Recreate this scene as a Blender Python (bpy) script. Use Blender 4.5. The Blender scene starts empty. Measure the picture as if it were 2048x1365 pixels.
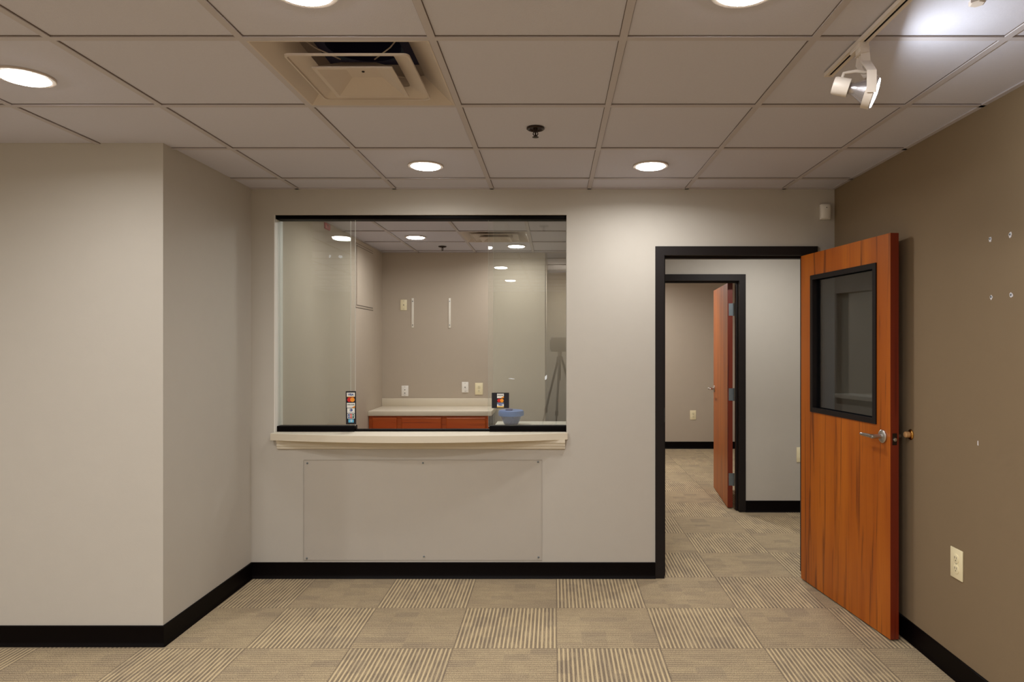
import bpy, bmesh, math, random
from mathutils import Vector, Matrix
random.seed(7)
sc = bpy.context.scene
COL = sc.collection
PI = math.pi
F = 1355.0; PX0, PY0, CZ = 1108.0, 690.0, 1.465      # calibrated lens of the photograph
CEIL = 2.44; YB = 4.25; YB2 = 4.38; XR = 1.76; YL = 3.293; XL = -1.9

def lin(r, g, b):
    f = lambda c: (c/255/12.92) if c/255 <= 0.04045 else ((c/255+0.055)/1.055)**2.4
    return (f(r), f(g), f(b), 1.0)

# ------------------------------------------------------------------ materials
def new_mat(name):
    m = bpy.data.materials.new(name); m.use_nodes = True
    nt = m.node_tree; nt.nodes.clear()
    out = nt.nodes.new('ShaderNodeOutputMaterial')
    return m, nt, out
def N(nt, t, **kw):
    n = nt.nodes.new(t)
    for k, v in kw.items(): setattr(n, k, v)
    return n
def L(nt, a, b): nt.links.new(a, b)
def M2(nt, op, a, b=None, c=None):
    n = N(nt, 'ShaderNodeMath', operation=op)
    for i, v in enumerate((a, b, c)):
        if v is None: continue
        if isinstance(v, (int, float)): n.inputs[i].default_value = v
        else: L(nt, v, n.inputs[i])
    return n.outputs[0]
def mixc(nt, f, a, b):
    n = N(nt, 'ShaderNodeMix', data_type='RGBA')
    for sock, v in ((n.inputs['Factor'], f), (n.inputs['A'], a), (n.inputs['B'], b)):
        if isinstance(v, (int, float)): sock.default_value = v
        elif isinstance(v, tuple): sock.default_value = v
        else: L(nt, v, sock)
    return n.outputs['Result']
def mapr(nt, v, a, b, c, d):
    n = N(nt, 'ShaderNodeMapRange'); L(nt, v, n.inputs[0])
    for i, x in enumerate((a, b, c, d)): n.inputs[i+1].default_value = x
    return n.outputs[0]

def plain(name, col, rough=0.6, metal=0.0, var=0.04, scale=12.0, bump=0.0, bscale=200.0, spec=0.5, emit=None):
    m, nt, out = new_mat(name)
    p = N(nt, 'ShaderNodeBsdfPrincipled')
    p.inputs['Roughness'].default_value = rough; p.inputs['Metallic'].default_value = metal
    p.inputs['Specular IOR Level'].default_value = spec
    tc = N(nt, 'ShaderNodeTexCoord')
    nz = N(nt, 'ShaderNodeTexNoise'); nz.inputs['Scale'].default_value = scale; nz.inputs['Detail'].default_value = 3
    L(nt, tc.outputs['Object'], nz.inputs['Vector'])
    c0 = tuple(max(0, x*(1-var)) for x in col[:3])+(1,); c1 = tuple(min(1, x*(1+var)) for x in col[:3])+(1,)
    L(nt, mixc(nt, nz.outputs[0], c0, c1), p.inputs['Base Color'])
    if bump:
        n2 = N(nt, 'ShaderNodeTexNoise'); n2.inputs['Scale'].default_value = bscale; n2.inputs['Detail'].default_value = 2
        L(nt, tc.outputs['Object'], n2.inputs['Vector'])
        b = N(nt, 'ShaderNodeBump'); b.inputs['Strength'].default_value = bump; b.inputs['Distance'].default_value = 0.002
        L(nt, n2.outputs[0], b.inputs['Height']); L(nt, b.outputs[0], p.inputs['Normal'])
    if emit:
        p.inputs['Emission Color'].default_value = emit[0]; p.inputs['Emission Strength'].default_value = emit[1]
    L(nt, p.outputs[0], out.inputs[0])
    return m

def wood(name, light, mid, dark, rough=0.38, vertical=True):
    m, nt, out = new_mat(name)
    p = N(nt, 'ShaderNodeBsdfPrincipled'); p.inputs['Roughness'].default_value = rough
    tc = N(nt, 'ShaderNodeTexCoord')
    def noise(sc_, detail, scale=1.0, dist=0.0):
        mp = N(nt, 'ShaderNodeMapping'); mp.inputs['Scale'].default_value = sc_ if vertical else (sc_[2], sc_[1], sc_[0])
        L(nt, tc.outputs['Object'], mp.inputs['Vector'])
        n = N(nt, 'ShaderNodeTexNoise'); n.inputs['Scale'].default_value = scale; n.inputs['Detail'].default_value = detail
        n.inputs['Distortion'].default_value = dist
        L(nt, mp.outputs[0], n.inputs['Vector']); return n.outputs[0]
    big = noise((7, 7, 0.7), 2, 1.0, 0.3)
    fine = noise((120, 120, 3.5), 4, 1.0, 0.1)
    pore = noise((30, 30, 1.0), 6, 1.0, 1.2)
    c = mixc(nt, mapr(nt, big, 0.35, 0.65, 0, 1), mid, light)
    c = mixc(nt, mapr(nt, fine, 0.45, 0.7, 0, 0.45), c, mid)
    c = mixc(nt, mapr(nt, pore, 0.56, 0.68, 0, 0.7), c, dark)
    L(nt, c, p.inputs['Base Color'])
    b = N(nt, 'ShaderNodeBump'); b.inputs['Strength'].default_value = 0.06; b.inputs['Distance'].default_value = 0.001
    L(nt, fine, b.inputs['Height']); L(nt, b.outputs[0], p.inputs['Normal'])
    L(nt, p.outputs[0], out.inputs[0])
    return m

def glass(name, tint=(0.97, 0.985, 0.975, 1), r0=0.05, haze=0.0, hazecol=(0.8, 0.82, 0.8, 1), rough=0.0, graze=1.0):
    m, nt, out = new_mat(name)
    tr = N(nt, 'ShaderNodeBsdfTransparent'); tr.inputs[0].default_value = tint
    gl = N(nt, 'ShaderNodeBsdfGlossy'); gl.inputs['Roughness'].default_value = rough; gl.inputs[0].default_value = (1, 1, 1, 1)
    lw = N(nt, 'ShaderNodeLayerWeight'); lw.inputs[0].default_value = 0.5
    f = M2(nt, 'POWER', lw.outputs['Facing'], 5.0)
    f = M2(nt, 'MULTIPLY_ADD', f, (1-r0)*graze, r0)
    mx = N(nt, 'ShaderNodeMixShader'); L(nt, f, mx.inputs[0]); L(nt, tr.outputs[0], mx.inputs[1]); L(nt, gl.outputs[0], mx.inputs[2])
    res = mx.outputs[0]
    if haze:
        tc = N(nt, 'ShaderNodeTexCoord'); nz = N(nt, 'ShaderNodeTexNoise'); nz.inputs['Scale'].default_value = 3.0; nz.inputs['Detail'].default_value = 4
        L(nt, tc.outputs['Object'], nz.inputs['Vector'])
        df = N(nt, 'ShaderNodeBsdfDiffuse'); df.inputs[0].default_value = hazecol
        m2 = N(nt, 'ShaderNodeMixShader'); L(nt, mapr(nt, nz.outputs[0], 0.3, 0.7, haze*0.5, haze*1.3), m2.inputs[0])
        L(nt, res, m2.inputs[1]); L(nt, df.outputs[0], m2.inputs[2]); res = m2.outputs[0]
    L(nt, res, out.inputs[0])
    return m

def carpet():
    m, nt, out = new_mat('carpet_tiles')
    p = N(nt, 'ShaderNodeBsdfPrincipled'); p.inputs['Roughness'].default_value = 0.95; p.inputs['Specular IOR Level'].default_value = 0.1
    geo = N(nt, 'ShaderNodeNewGeometry'); sep = N(nt, 'ShaderNodeSeparateXYZ'); L(nt, geo.outputs['Position'], sep.inputs[0])
    X = M2(nt, 'MULTIPLY_ADD', sep.outputs[0], 2.0, -0.0137*2); Y = M2(nt, 'MULTIPLY_ADD', sep.outputs[1], 2.0, -3.267*2)
    ix, iy = M2(nt, 'FLOOR', X), M2(nt, 'FLOOR', Y)
    fx, fy = M2(nt, 'FRACT', X), M2(nt, 'FRACT', Y)
    par = M2(nt, 'FLOORED_MODULO', M2(nt, 'ADD', ix, iy), 2.0)          # 1: lines run along Y
    ipar = M2(nt, 'SUBTRACT', 1.0, par)
    across = M2(nt, 'ADD', M2(nt, 'MULTIPLY', fx, par), M2(nt, 'MULTIPLY', fy, ipar))
    along = M2(nt, 'ADD', M2(nt, 'MULTIPLY', fy, par), M2(nt, 'MULTIPLY', fx, ipar))
    tid = N(nt, 'ShaderNodeCombineXYZ'); L(nt, ix, tid.inputs[0]); L(nt, iy, tid.inputs[1])
    wt = N(nt, 'ShaderNodeTexWhiteNoise', noise_dimensions='2D'); L(nt, tid.outputs[0], wt.inputs['Vector'])
    NL = 24.0
    a = M2(nt, 'MULTIPLY', across, NL); line = M2(nt, 'FLOOR', a); fl = M2(nt, 'FRACT', a)
    # each rib: a pale ridge and a darker furrow, broken along its length
    seed = M2(nt, 'MULTIPLY_ADD', wt.outputs['Value'], 97.0, line)
    dv = N(nt, 'ShaderNodeCombineXYZ'); L(nt, M2(nt, 'MULTIPLY', seed, 3.7), dv.inputs[0]); L(nt, M2(nt, 'MULTIPLY', along, 5.0), dv.inputs[1])
    L(nt, M2(nt, 'MULTIPLY', wt.outputs['Value'], 31.0), dv.inputs[2])
    dash = N(nt, 'ShaderNodeTexNoise'); dash.inputs['Scale'].default_value = 1.0; dash.inputs['Detail'].default_value = 1; L(nt, dv.outputs[0], dash.inputs['Vector'])
    ridge = M2(nt, 'PINGPONG', M2(nt, 'MULTIPLY', fl, 1.0), 0.5)        # 0 at edges .. .5 middle
    furrow = mapr(nt, ridge, 0.20, 0.34, 1.0, 0.0)
    fur = M2(nt, 'MULTIPLY', furrow, mapr(nt, dash.outputs[0], 0.34, 0.56, 0.35, 1.0))
    fur = M2(nt, 'MULTIPLY', fur, M2(nt, 'MULTIPLY_ADD', par, 0.32, 0.68))
    # greyer blocks of the tile pattern
    bv = N(nt, 'ShaderNodeCombineXYZ'); L(nt, M2(nt, 'FLOOR', M2(nt, 'MULTIPLY', across, 8.0)), bv.inputs[0]); L(nt, M2(nt, 'FLOOR', M2(nt, 'MULTIPLY', along, 4.0)), bv.inputs[1])
    L(nt, M2(nt, 'MULTIPLY', wt.outputs['Value'], 53.0), bv.inputs[2])
    blk = N(nt, 'ShaderNodeTexWhiteNoise', noise_dimensions='3D'); L(nt, bv.outputs[0], blk.inputs['Vector'])
    tuft = N(nt, 'ShaderNodeTexNoise'); tuft.inputs['Scale'].default_value = 260.0; tuft.inputs['Detail'].default_value = 2; L(nt, geo.outputs['Position'], tuft.inputs['Vector'])
    soil = N(nt, 'ShaderNodeTexNoise'); soil.inputs['Scale'].default_value = 1.6; soil.inputs['Detail'].default_value = 3; L(nt, geo.outputs['Position'], soil.inputs['Vector'])
    pale, mid, dark = CARPET
    line_ = mapr(nt, ridge, 0.24, 0.36, 0.0, 1.0)
    body = mixc(nt, 0.45, pale, mid)
    ribs = mixc(nt, line_, body, pale)
    c = mixc(nt, par, mixc(nt, 0.25, pale, mid), ribs)
    c = mixc(nt, mapr(nt, blk.outputs['Value'], 0.6, 1.0, 0.0, 0.42), c, lin(150, 136, 116))
    c = mixc(nt, mapr(nt, soil.outputs[0], 0.4, 0.7, 0.0, 0.35), c, mid)
    c = mixc(nt, M2(nt, 'MULTIPLY', fur, 0.54), c, dark)
    c = mixc(nt, M2(nt, 'MULTIPLY', mapr(nt, tuft.outputs[0], 0.45, 0.66, 0.0, 0.85), M2(nt, 'SUBTRACT', 1.0, M2(nt, 'MULTIPLY', line_, M2(nt, 'MULTIPLY', par, 0.75)))), c, dark)
    # tile seams
    sx = M2(nt, 'PINGPONG', fx, 0.5); sy = M2(nt, 'PINGPONG', fy, 0.5)
    seam = mapr(nt, M2(nt, 'MINIMUM', sx, sy), 0.0, 0.008, 0.45, 0.0)
    c = mixc(nt, seam, c, dark)
    L(nt, c, p.inputs['Base Color'])
    b = N(nt, 'ShaderNodeBump'); b.inputs['Strength'].default_value = 0.3; b.inputs['Distance'].default_value = 0.003
    L(nt, M2(nt, 'ADD', M2(nt, 'MULTIPLY', ridge, 1.0), tuft.outputs[0]), b.inputs['Height']); L(nt, b.outputs[0], p.inputs['Normal'])
    L(nt, p.outputs[0], out.inputs[0])
    return m

def emitter(name, col, s):
    m, nt, out = new_mat(name)
    e = N(nt, 'ShaderNodeEmission'); e.inputs[0].default_value = col; e.inputs[1].default_value = s
    L(nt, e.outputs[0], out.inputs[0]); return m

CARPET = (lin(204, 184, 146), lin(160, 142, 116), lin(84, 72, 68))
MAT = dict(
    wall=plain('greige_wall_paint', lin(190, 184, 174), 0.75, var=0.02, bump=0.12, bscale=350, spec=0.3),
    office=plain('office_wall_paint', lin(184, 171, 154), 0.75, var=0.02, bump=0.12, bscale=350, spec=0.3),
    brown=plain('taupe_wall_paint', lin(132, 113, 88), 0.7, var=0.02, bump=0.12, bscale=350, spec=0.3),
    tile=plain('ceiling_tile', lin(205, 204, 216), 0.9, var=0.035, scale=160, bump=0.25, bscale=420, spec=0.1),
    grid=plain('ceiling_grid_paint', lin(190, 184, 188), 0.6, var=0.02),
    black=plain('black_vinyl', lin(5, 1, 1), 0.5, var=0.15, spec=0.1),
    frame=plain('black_door_paint', lin(30, 25, 24), 0.5, var=0.06, spec=0.22),
    channel=plain('black_channel', lin(5, 2, 2), 0.55, var=0.1, spec=0.08),
    carpet=carpet(),
    door=wood('cherry_veneer', lin(184, 100, 18), lin(160, 79, 8), lin(80, 30, 6), 0.42),
    dooredge=wood('cherry_edge', lin(128, 44, 16), lin(112, 34, 12), lin(74, 20, 8), 0.4),
    cab=wood('oak_drawer', lin(204, 102, 36), lin(180, 76, 20), lin(96, 30, 10), 0.4, vertical=False),
    cabshade=plain('cabinet_side_shade', lin(22, 16, 20), 0.5),  # near-black stands in for the shade on the cabinet's right side
    laminate=plain('cream_laminate', lin(218, 208, 188), 0.5, var=0.008, spec=0.3),
    whitelam=plain('white_laminate', lin(232, 226, 212), 0.4, var=0.02),
    white=plain('white_plastic', lin(240, 236, 228), 0.4, var=0.02),
    fixture=plain('white_enamel', lin(222, 213, 204), 0.4, var=0.02),
    diffuser=plain('diffuser_enamel', lin(200, 188, 178), 0.5, var=0.03),
    neck=plain('duct_collar', lin(34, 30, 70), 0.7),
    ivory=plain('ivory_plastic', lin(240, 228, 190), 0.4, var=0.02),
    gap=plain('tile_gap', lin(104, 88, 78), 0.8),
    slot=plain('dark_slot', lin(46, 40, 36), 0.6),
    chrome=plain('satin_nickel', lin(196, 192, 188), 0.28, 1.0, var=0.03),
    steel=plain('zinc_steel', lin(126, 136, 142), 0.4, 0.7, var=0.1, scale=40),
    brass=plain('brass', lin(214, 160, 84), 0.25, 1.0, var=0.05),
    rubber=plain('tan_rubber', lin(196, 150, 100), 0.7),
    bronze=plain('dark_bronze', lin(52, 38, 30), 0.4, 0.6),
    bulb=plain('bulb_reflector', lin(190, 186, 190), 0.25, 0.85, var=0.08, scale=30),
    glass=glass('pane_glass', r0=0.06, haze=0.012),
    glass2=glass('pane_glass_rear', r0=0.05, haze=0.008),
    glassdark=glass('door_glass', tint=(0.72, 0.78, 0.84, 1), r0=0.07),
    edge=plain('glass_edge_glint', lin(238, 240, 232), 0.3),  # pale colour stands in for light caught by the pane edges
    acrylic=glass('clear_acrylic', tint=(0.997, 0.994, 0.993, 1), r0=0.02, haze=0.003, rough=0.12, graze=0.3),
    acrylicedge=plain('acrylic_edge', lin(116, 108, 98), 0.4),
    clearblue=glass('clear_blue_plastic', tint=(0.5, 0.62, 0.8, 1), r0=0.06, haze=0.5, hazecol=lin(84, 104, 156), rough=0.1),
    bluelid=plain('blue_lid', lin(74, 118, 190), 0.4),
    bluedark=plain('dark_blue_plastic', lin(30, 48, 120), 0.5),  # dark blue of the handle on the lid
    ink=plain('sticker_black', lin(10, 10, 26), 0.35),
    sw=plain('sticker_white', lin(232, 232, 226), 0.4),
    sred=plain('sticker_red', lin(206, 30, 26), 0.4),
    sorange=plain('sticker_orange', lin(240, 150, 40), 0.4),
    sgold=plain('sticker_gold', lin(222, 180, 96), 0.4),
    sblue=plain('sticker_blue', lin(24, 66, 140), 0.4),
    ssky=plain('sticker_sky', lin(96, 186, 224), 0.4),
    steal=plain('sticker_teal', lin(30, 90, 80), 0.4),
    signred=plain('sign_red', lin(176, 52, 50), 0.5),
    tripod=plain('tripod_grey', lin(52, 48, 46), 0.5),
    palemark=plain('pale_mark', lin(226, 232, 236), 0.6),
    plaster=plain('bare_plaster', lin(222, 218, 222), 0.9, var=0.15, scale=300),
    cool=emitter('cool_lamp_face', (0.92, 0.96, 1, 1), 14.0),
    warm=emitter('downlight_lens', (1, 0.985, 0.95, 1), 36.0),
)

# ------------------------------------------------------------------ mesh helpers
class MB:
    def __init__(self): self.bm = bmesh.new(); self.mi = 0
    def _tag(self, faces):
        for f in faces: f.material_index = self.mi
    def poly(self, pts):
        f = self.bm.faces.new([self.bm.verts.new(p) for p in pts]); self._tag([f]); return f
    def box(self, x0, x1, y0, y1, z0, z1):
        v = [self.bm.verts.new(p) for p in ((x0,y0,z0),(x1,y0,z0),(x1,y1,z0),(x0,y1,z0),(x0,y0,z1),(x1,y0,z1),(x1,y1,z1),(x0,y1,z1))]
        fs = [self.bm.faces.new([v[i] for i in q]) for q in ((3,2,1,0),(4,5,6,7),(0,1,5,4),(1,2,6,5),(2,3,7,6),(3,0,4,7))]
        self._tag(fs); return fs
    def loft(self, rings, cap0=True, cap1=True, closed=True):
        vs = [[self.bm.verts.new(p) for p in r] for r in rings]; fs = []
        n = len(vs[0])
        for a, b in zip(vs, vs[1:]):
            for i in range(n if closed else n-1):
                j = (i+1) % n
                fs.append(self.bm.faces.new((a[i], a[j], b[j], b[i])))
        if cap0: fs.append(self.bm.faces.new(vs[0][::-1]))
        if cap1: fs.append(self.bm.faces.new(vs[-1]))
        self._tag(fs); return fs
    def prism(self, pts, d):
        d = Vector(d); return self.loft([[Vector(p) for p in pts], [Vector(p)+d for p in pts]])
    def rev(self, prof, o=(0,0,0), axis=(0,0,1), n=32, cap0=True, cap1=True):
        """prof: (radius, height along axis)"""
        a = Vector(axis).normalized(); o = Vector(o)
        u = a.orthogonal().normalized(); w = a.cross(u)
        rings = [[o+a*h+(u*math.cos(2*PI*i/n)+w*math.sin(2*PI*i/n))*r for i in range(n)] for r, h in prof]
        return self.loft(rings, cap0, cap1)
    def cyl(self, p0, p1, r0, r1=None, n=20):
        p0, p1 = Vector(p0), Vector(p1); d = p1-p0
        return self.rev([(r0, 0), (r0 if r1 is None else r1, d.length)], p0, d, n)
    def tube(self, pts, r, n=10):
        pts = [Vector(p) for p in pts]; rings = []
        u = None
        for i, p in enumerate(pts):
            t = (pts[min(i+1, len(pts)-1)]-pts[max(i-1, 0)]).normalized()
            u = t.orthogonal().normalized() if u is None else (u-t*u.dot(t)).normalized()
            w = t.cross(u)
            rings.append([p+(u*math.cos(2*PI*k/n)+w*math.sin(2*PI*k/n))*r for k in range(n)])
        return self.loft(rings)
    def strip(self, pts, wdir, w, t):
        """flat band following pts; wdir = direction of its width"""
        pts = [Vector(p) for p in pts]; wd = Vector(wdir).normalized(); rings = []
        for i, p in enumerate(pts):
            tg = (pts[min(i+1, len(pts)-1)]-pts[max(i-1, 0)]).normalized(); nn = tg.cross(wd).normalized()
            rings.append([p-wd*w/2-nn*t/2, p+wd*w/2-nn*t/2, p+wd*w/2+nn*t/2, p-wd*w/2+nn*t/2])
        return self.loft(rings)
    def sqfrustum(self, prof, c=(0,0,0), rc=0.0):
        rings = []
        for h, z in prof:
            if rc:
                ring = []
                for (sx, sy, a0) in ((1,-1,-90),(1,1,0),(-1,1,90),(-1,-1,180)):
                    for k in range(5):
                        a = math.radians(a0+k*22.5); ring.append((c[0]+sx*(h-rc)+rc*math.cos(a), c[1]+sy*(h-rc)+rc*math.sin(a), c[2]+z))
            else: ring = [(c[0]+sx*h, c[1]+sy*h, c[2]+z) for sx, sy in ((-1,-1),(1,-1),(1,1),(-1,1))]
            rings.append(ring)
        return self.loft(rings, False, False)
    def build(self, name, mats, parent=None, bevel=0.0, seg=2, smooth=True, loc=None, rotz=None, fix=True):
        bm = self.bm
        if fix: bmesh.ops.recalc_face_normals(bm, faces=bm.faces[:])
        if bevel:
            es = [e for e in bm.edges if len(e.link_faces) == 2 and e.calc_face_angle(0) > 0.6]
            bmesh.ops.bevel(bm, geom=es, offset=bevel, segments=seg, profile=0.5, affect='EDGES', clamp_overlap=True)
        me = bpy.data.meshes.new(name); bm.to_mesh(me); bm.free()
        for m in (mats if isinstance(mats, (list, tuple)) else [mats]): me.materials.append(MAT[m] if isinstance(m, str) else m)
        if smooth:
            for f in me.polygons: f.use_smooth = True
            me.set_sharp_from_angle(angle=math.radians(35))
        o = bpy.data.objects.new(name, me); COL.objects.link(o)
        if parent is not None: o.parent = parent
        if loc is not None: o.location = loc
        if rotz is not None: o.rotation_euler[2] = rotz
        return o

def thing(name, label, cat, loc=(0,0,0), rotz=0.0, group=None):
    o = bpy.data.objects.new(name, None); COL.objects.link(o); o.empty_display_size = 0.05
    o.location = loc; o.rotation_euler = (0, 0, rotz)
    o['label'] = label; o['category'] = cat
    if group: o['group'] = group
    return o
def tag(o, label, cat, group=None):
    o['label'] = label; o['category'] = cat
    if group: o['group'] = group
    return o
def struct(o, label=None, cat=None):
    o['kind'] = 'structure'
    if label: o['label'] = label
    if cat: o['category'] = cat
    return o
def dup(root, loc, label=None, rotz=None, group=None):
    r = root.copy(); COL.objects.link(r); r.location = loc
    if rotz is not None: r.rotation_euler = (0, 0, rotz)
    if label: r['label'] = label
    if group: r['group'] = group
    for ch in list(root.children):
        c = ch.copy(); COL.objects.link(c); c.parent = r
        for g in list(ch.children):
            d = g.copy(); COL.objects.link(d); d.parent = c
    return r

def panel(name, mats, a0, a1, axis, u0, u1, z0, z1, holes=()):
    """A wall a0..a1 thick across `axis`, spanning u0..u1 and z0..z1, with rectangular holes and their reveals, one clean shell."""
    mb = MB()
    us = sorted({u0, u1, *[h[0] for h in holes], *[h[1] for h in holes]}); zs = sorted({z0, z1, *[h[2] for h in holes], *[h[3] for h in holes]})
    us = [u for u in us if u0 <= u <= u1]; zs = [z for z in zs if z0 <= z <= z1]
    def P(a, u, z): return (u, a, z) if axis == 'y' else (a, u, z)
    def solid(i, j):
        if i < 0 or j < 0 or i >= len(us)-1 or j >= len(zs)-1: return False
        cu, cz = (us[i]+us[i+1])/2, (zs[j]+zs[j+1])/2
        return not any(h[0] < cu < h[1] and h[2] < cz < h[3] for h in holes)
    for i in range(len(us)-1):
        for j in range(len(zs)-1):
            if not solid(i, j): continue
            p, q, r, s = us[i], us[i+1], zs[j], zs[j+1]
            mb.poly([P(a0,p,r), P(a0,q,r), P(a0,q,s), P(a0,p,s)]); mb.poly([P(a1,p,r), P(a1,p,s), P(a1,q,s), P(a1,q,r)])
            if not solid(i-1, j): mb.poly([P(a0,p,r), P(a0,p,s), P(a1,p,s), P(a1,p,r)])
            if not solid(i+1, j): mb.poly([P(a0,q,r), P(a1,q,r), P(a1,q,s), P(a0,q,s)])
            if not solid(i, j-1): mb.poly([P(a0,p,r), P(a1,p,r), P(a1,q,r), P(a0,q,r)])
            if not solid(i, j+1): mb.poly([P(a0,p,s), P(a0,q,s), P(a1,q,s), P(a1,p,s)])
    bmesh.ops.remove_doubles(mb.bm, verts=mb.bm.verts[:], dist=1e-5)
    return struct(mb.build(name, mats, smooth=False))

# ------------------------------------------------------------------ the setting
WIN = (-1.7565, 0.0784, 0.871, 2.2805)
DO = (0.691, 1.595, -0.001, 2.026)           # clear opening of the near door
D2 = (0.706, 1.620, -0.001, 2.026)           # far door
Y2, Y2b = 5.93, 6.05

mb = MB(); mb.box(-4.4, 3.0, -4.2, 9.8, -0.1, 0.0); struct(mb.build('floor', 'carpet', smooth=False))

panel('wall_back', 'wall', YB, YB2, 'y', -1.9, 2.82, 0, CEIL+0.03, [WIN, (DO[0]-0.012, DO[1]+0.012, -1, DO[3]+0.012)])
mb = MB(); mb.prism([(-4.2, YL, 0), (XL, YL, 0), (XL, YB2, 0), (XL-0.12, YB2, 0), (XL-0.12, YL+0.12, 0), (-4.2, YL+0.12, 0)], (0, 0, CEIL+0.03))
struct(mb.build('wall_left', 'wall', smooth=False))
panel('wall_right', 'brown', XR, XR+0.12, 'x', -4.0, YB, 0, CEIL+0.03)
panel('wall_rear', 'wall', -4.12, -4.0, 'y', -4.32, XR+0.12, 0, CEIL+0.03)
panel('wall_far_left', 'wall', -4.32, -4.2, 'x', -4.0, YL+0.12, 0, CEIL+0.03)
# office behind the service window
OX0, OX1, OY1, OAX, OY2 = -1.82, 0.42, 7.18, -0.095, 9.20
panel('wall_office_left', 'office', OX0-0.12, OX0, 'x', YB2, OY1+0.12, 0, CEIL+0.03)
panel('wall_office_back', 'office', OY1, OY1+0.12, 'y', OX0, OAX, 0, CEIL+0.03)
panel('wall_alcove_left', 'office', OAX-0.12, OAX, 'x', OY1+0.12, OY2, 0, CEIL+0.03)
panel('wall_alcove_back', 'office', OY2, OY2+0.12, 'y', OAX-0.12, OX1, 0, CEIL+0.03)
panel('wall_office_right', 'office', OX1, OX1+0.12, 'x', YB2, 9.66, 0, CEIL+0.03, [(4.50, 5.25, 1.04, 1.88)])
# hallway and room behind the doors
panel('wall_hall', 'wall', Y2, Y2b, 'y', OX1+0.12, 2.82, 0, CEIL+0.03, [(D2[0]-0.012, D2[1]+0.012, -1, D2[3]+0.012)])
panel('wall_hall_right', 'wall', 2.70, 2.82, 'x', YB2, 9.54, 0, CEIL+0.03)
panel('wall_far', 'office', 9.54, 9.66, 'y', OX1+0.12, 2.82, 0, CEIL+0.03)

def ceiling(name, x0, x1, y0, y1, cx, cy, skip=()):
    P = 0.6096
    def cuts(a, b, c):
        k = math.ceil((a-c)/P-1e-6); r = [a]
        while c+k*P < b-1e-4:
            if c+k*P > a+1e-4: r.append(c+k*P)
            k += 1
        return r+[b]
    xs, ys = cuts(x0, x1, cx), cuts(y0, y1, cy)
    mb = MB()
    for a, b in zip(xs, xs[1:]):
        for c, d in zip(ys, ys[1:]):
            if any(a < sx < b and c < sy < d for sx, sy in skip): continue
            mb.poly([(a, c, CEIL+0.006), (a, d, CEIL+0.006), (b, d, CEIL+0.006), (b, c, CEIL+0.006)])
    o = struct(mb.build(name, 'tile', smooth=False, fix=False))
    g = MB(); W = 0.012
    def bar(x0_, x1_, y0_, y1_):     # T bar: flange, plus thin dark gaps left between flange and tile edge
        g.mi = 0; g.box(x0_, x1_, y0_, y1_, CEIL, CEIL+0.0055)
        g.mi = 1
        e = 0.0018
        if x1_-x0_ < y1_-y0_:
            g.box(x0_-e, x0_, y0_, y1_, CEIL+0.0035, CEIL+0.0055); g.box(x1_, x1_+e, y0_, y1_, CEIL+0.0035, CEIL+0.0055)
        else:
            g.box(x0_, x1_, y0_-e, y0_, CEIL+0.0035, CEIL+0.0055); g.box(x0_, x1_, y1_, y1_+e, CEIL+0.0035, CEIL+0.0055)
    for x in xs[1:-1]: bar(x-W, x+W, y0, y1)
    for y in ys[1:-1]:
        for a, b in zip(xs, xs[1:]): bar(a+(W if a > x0 else 0), b-(W if b < x1 else 0), y-W, y+W)
    g.mi = 0
    for q in ((x0, x0+0.022, y0, y1), (x1-0.022, x1, y0, y1), (x0+0.022, x1-0.022, y0, y0+0.022), (x0+0.022, x1-0.022, y1-0.022, y1)): g.box(*q, CEIL, CEIL+0.0055)
    struct(g.build('ceiling_grid', ['grid', 'gap'], o, smooth=False))
    return o
VENT = (-0.694, 2.464); OVENT = (-0.525, 6.135)
ceiling('ceiling', -4.2, XR, -4.0, YB, 0.2205, 2.1595, [VENT])
ceiling('ceiling_office', OX0, OX1, YB2, OY1, -0.22, 5.83-0.6096*0, [OVENT])
ceiling('ceiling_alcove', OAX, OX1, OY1, OY2, -0.22, 5.83)
ceiling('ceiling_hall', OX1+0.12, 2.70, YB2, Y2, 0.83, 5.2)
ceiling('ceiling_far', OX1+0.12, 2.70, Y2b, 9.54, 0.83, 5.2)

def base(name, pts, mat='black', h=0.10, t=0.008):
    """vinyl cove base along a polyline of floor points; the wall is on its left-hand side"""
    pts = [Vector((p[0], p[1], 0)) for p in pts]; rings = []
    for i, p in enumerate(pts):
        ds = []
        if i > 0: ds.append((pts[i]-pts[i-1]).normalized())
        if i < len(pts)-1: ds.append((pts[i+1]-pts[i]).normalized())
        ns = [Vector((d.y, -d.x, 0)) for d in ds]                        # away from the wall
        n = ns[0] if len(ns) == 1 else (ns[0]+ns[1])/(1+ns[0].dot(ns[1]))
        prof = [(0, 0.0005), (t+0.009, 0.0005), (t+0.0075, 0.005), (t+0.003, 0.012), (t, 0.022), (t, h-0.003), (t-0.003, h), (0, h)]
        rings.append([p+n*a+Vector((0, 0, b)) for a, b in prof])
    mb = MB(); mb.loft(rings)
    return struct(mb.build(name, mat))
base('baseboard_left', [(-4.2, YL), (XL, YL), (XL, YB), (DO[0]-0.056, YB)])
base('baseboard_back', [(DO[1]+0.056, YB), (XR, YB), (XR, -3.99)])
base('baseboard_hall', [(D2[1]+0.052, Y2), (2.70, Y2), (2.70, YB2)])
base('baseboard_far', [(OX1+0.12, 9.54), (2.70, 9.54), (2.70, Y2b)])

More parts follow.
